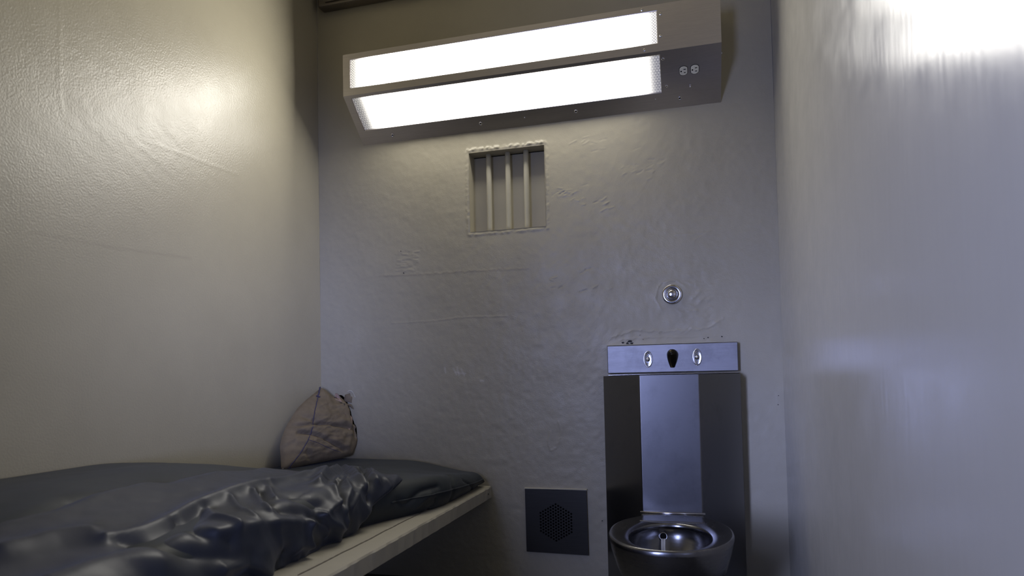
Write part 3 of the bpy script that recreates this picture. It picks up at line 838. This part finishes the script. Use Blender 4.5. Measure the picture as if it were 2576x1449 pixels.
# ------------------------------------------------------------------ stuffed cloth bag in the corner
bg = thing('stuffed_bag', (.12, -.2, .51), 'tan stuffed cloth bag with blue stitching leaning in the corner', 'bag')
P1 = np.array([.090, -.420, .508]); P2 = np.array([.175, -.060, .515]); P3 = np.array([.045, -.075, .81])
bn = np.cross(P2-P1, P3-P1); bn /= np.linalg.norm(bn)
if bn@(CAM-P1) < 0: bn = -bn
def onbag(px, py, h=0.0):
    C, d = ray(px, py); P = P1 + bn*h
    return C + d*((P-C)@bn)/(d@bn)
OUT = [(806, 976), (795, 986), (770, 1006), (748, 1027), (730, 1055), (718, 1076), (708, 1102), (704, 1122), (706, 1150), (708, 1182), (722, 1183), (742, 1178), (775, 1169), (820, 1160), (860, 1152), (884, 1146),
       (893, 1126), (905, 1098), (908, 1080), (900, 1052), (893, 1020), (888, 1000), (876, 992), (862, 996), (848, 1002), (836, 999), (824, 988), (814, 979)]
OUT = np.array(OUT+[OUT[0]], float); ring2 = resample(OUT, 121)[:-1]
CEN = np.array([800., 1085.])
NR = 40
def bag_surface(sign, puff):
    G = np.zeros((NR+1, 121, 3))
    for i in range(NR+1):
        rr = i/NR
        for k in range(121):
            q = CEN + (ring2[k % 120]-CEN)*rr
            h = puff*(1-rr**2.6)**.62
            x, y = q
            if sign > 0:
                # upper seam ridge, horizontal folds radiating to the left, gusset crease at the right
                def g(P, w): return math.exp(-(float(seg_dist(np.array(x), np.array(y), np.array(P, float)))/w)**2)
                h -= 0.0170*g([(720, 1075), (745, 1078), (790, 1076), (840, 1082), (868, 1088)], 3.6)*(1-rr**6)
                h -= 0.0153*g([(735, 1096), (760, 1100), (778, 1106), (815, 1122), (856, 1138)], 3.6)*(1-rr**6)
                h -= 0.0136*g([(705, 1135), (725, 1120)], 4)*(1-rr**6)
                h -= 0.0102*g([(755, 1143), (765, 1155), (780, 1166)], 4)*(1-rr**6)
                h -= 0.0170*g([(862, 1010), (870, 1045), (877, 1085), (885, 1102)], 7)*(1-rr**6)
                h -= 0.0102*g([(745, 1050), (765, 1065), (785, 1075)], 5)*(1-rr**6)
                h += .006*g([(838, 1003), (858, 1040), (868, 1085), (862, 1130)], 7)*(1-rr**6)
                h += .006*g([(840, 1068), (875, 1078)], 6)*(1-rr**6)
                h += .0045*float(fbm(np.array(x*.05+y*.02), np.array(y*.10), 121, 3))*(1-rr**6)
                G[i, k] = onbag(x, y) + bn*h
            else:
                h *= .75
                G[i, k] = onbag(x, y) - bn*h
                G[i, k, 0] = max(G[i, k, 0], .004); G[i, k, 1] = min(G[i, k, 1], -.006)
    return G
GF = bag_surface(1, .055); GB = bag_surface(-1, .05)
GF[..., 0] = np.maximum(GF[..., 0], .005); GF[..., 1] = np.minimum(GF[..., 1], -.008)
grid_obj('bag_front', GF, np.ones((NR, 120), bool), M_BAG, bg, flip=False)
grid_obj('bag_rear', GB, np.ones((NR, 120), bool), M_BAG, bg, flip=True)
qf = project(GF.reshape(-1, 3))
def onfront(px, py, lift=.001):
    i = np.argmin((qf[:, 0]-px)**2+(qf[:, 1]-py)**2); d = CAM-GF.reshape(-1, 3)[i]
    C, dd = ray(px, py); t = np.linalg.norm(d); dd = dd/np.linalg.norm(dd)
    return C + dd*(t-lift)
def seam(P, r, name='stitched_seam', mat=M_BLUE, n=60, lift=.006, label=None):
    pts = smooth_line([onfront(*p, lift=lift) for p in resample(P, n)], n)
    pts = pts + rng.normal(0, r*.25, pts.shape)
    V_, F_ = tube(pts, r, 6); return mesh_obj(name, V_, F_, mat, bg, smooth=True, label=label)
seam([(804, 978), (801, 995), (799, 1004), (793, 1030), (788, 1058), (787, 1075), (779, 1098), (776, 1106), (764, 1126), (752, 1145), (740, 1160), (728, 1176)], .0016, label='dark blue stitching')
seam([(776, 1106), (800, 1114), (830, 1128), (858, 1138)], .0011)
seam([(796, 996), (806, 998)], .0022, n=8)
seam([(805, 974), (803, 984), (800, 996)], .0032, name='tied_corner', n=10)
V_, F_ = tube(smooth_line([onfront(712, 1178), onfront(711, 1183), onfront(708, 1187), onfront(704, 1188)], 8), .0013, 5); mesh_obj('loose_thread', V_, F_, M_WHITE, bg)
V_, F_ = tube(smooth_line([onfront(724, 1178), onfront(729, 1176), onfront(733, 1178)], 6), .0016, 5); mesh_obj('loose_thread', V_, F_, M_BLUE, bg)
def patch(name, pxs, mat, lift=.003, thick=.0015, curl=None, label=None):
    top_ = np.array([onfront(a, c, lift) for a, c in pxs])
    if curl is not None: top_ += np.array(curl)
    bot_ = top_ - bn*thick; n = len(pxs)
    F_ = [tuple(range(n)), tuple(range(2*n-1, n-1, -1))] + [(k, (k+1) % n, n+(k+1) % n, n+k) for k in range(n)]
    return mesh_obj(name, np.r_[top_, bot_], F_, mat, bg, label=label)
patch('torn_lining', [(867, 1022), (874, 1024), (879, 1042), (886, 1050), (887, 1066), (882, 1076), (879, 1086), (875, 1078), (873, 1056), (869, 1040)], M_LINER, lift=.002, label='pinkish lining showing through a tear')
def flap(name, base, tip, mat, lift0, lift1, label=None, nseg=8):
    """curled strip of cloth from the base line to the tip line"""
    V_ = []; F_ = []
    for i in range(nseg+1):
        t = i/nseg; lf = lift0 + (lift1-lift0)*math.sin(t*math.pi/2)
        for s in np.linspace(0, 1, 5):
            a = (1-s)*np.array(base[0])+s*np.array(base[1]); c = (1-s)*np.array(tip[0])+s*np.array(tip[1])
            q = (1-t)*a + t*c; V_.append(onfront(q[0], q[1], lf+.002*math.sin(s*5)))
    for i in range(nseg):
        for k in range(4): F_.append((i*5+k, i*5+k+1, (i+1)*5+k+1, (i+1)*5+k))
    o = mesh_obj(name, V_, F_, mat, bg, smooth=True, label=label)
    sd = o.modifiers.new('thickness', 'SOLIDIFY'); sd.thickness = .0015; return o
flap('torn_flap', [(842, 1004), (862, 1012)], [(844, 989), (850, 992)], M_LINER, .0, .012)
flap('torn_flap', [(864, 1010), (891, 1014)], [(868, 993), (884, 988)], M_BAG, .0, .006)
flap('torn_flap', [(852, 1010), (868, 1016)], [(884, 1018), (890, 1030)], M_BAG, .006, .010)
pts = [onfront(a, c, .012) for a, c in ((874, 986), (879, 982.5), (885, 983.5), (890, 991), (893, 1000))]
pts = smooth_line(pts, 14); wv = np.array([-.004, .010, .002])
V_ = []; F_ = []
for p in pts: V_ += [p, p+wv*.5]
F_ = [(2*i, 2*i+1, 2*i+3, 2*i+2) for i in range(13)]
o = mesh_obj('white_tab', V_, F_, M_WHITE, bg, smooth=True, label='white curled tape tab')
sd = o.modifiers.new('thickness', 'SOLIDIFY'); sd.thickness = .001
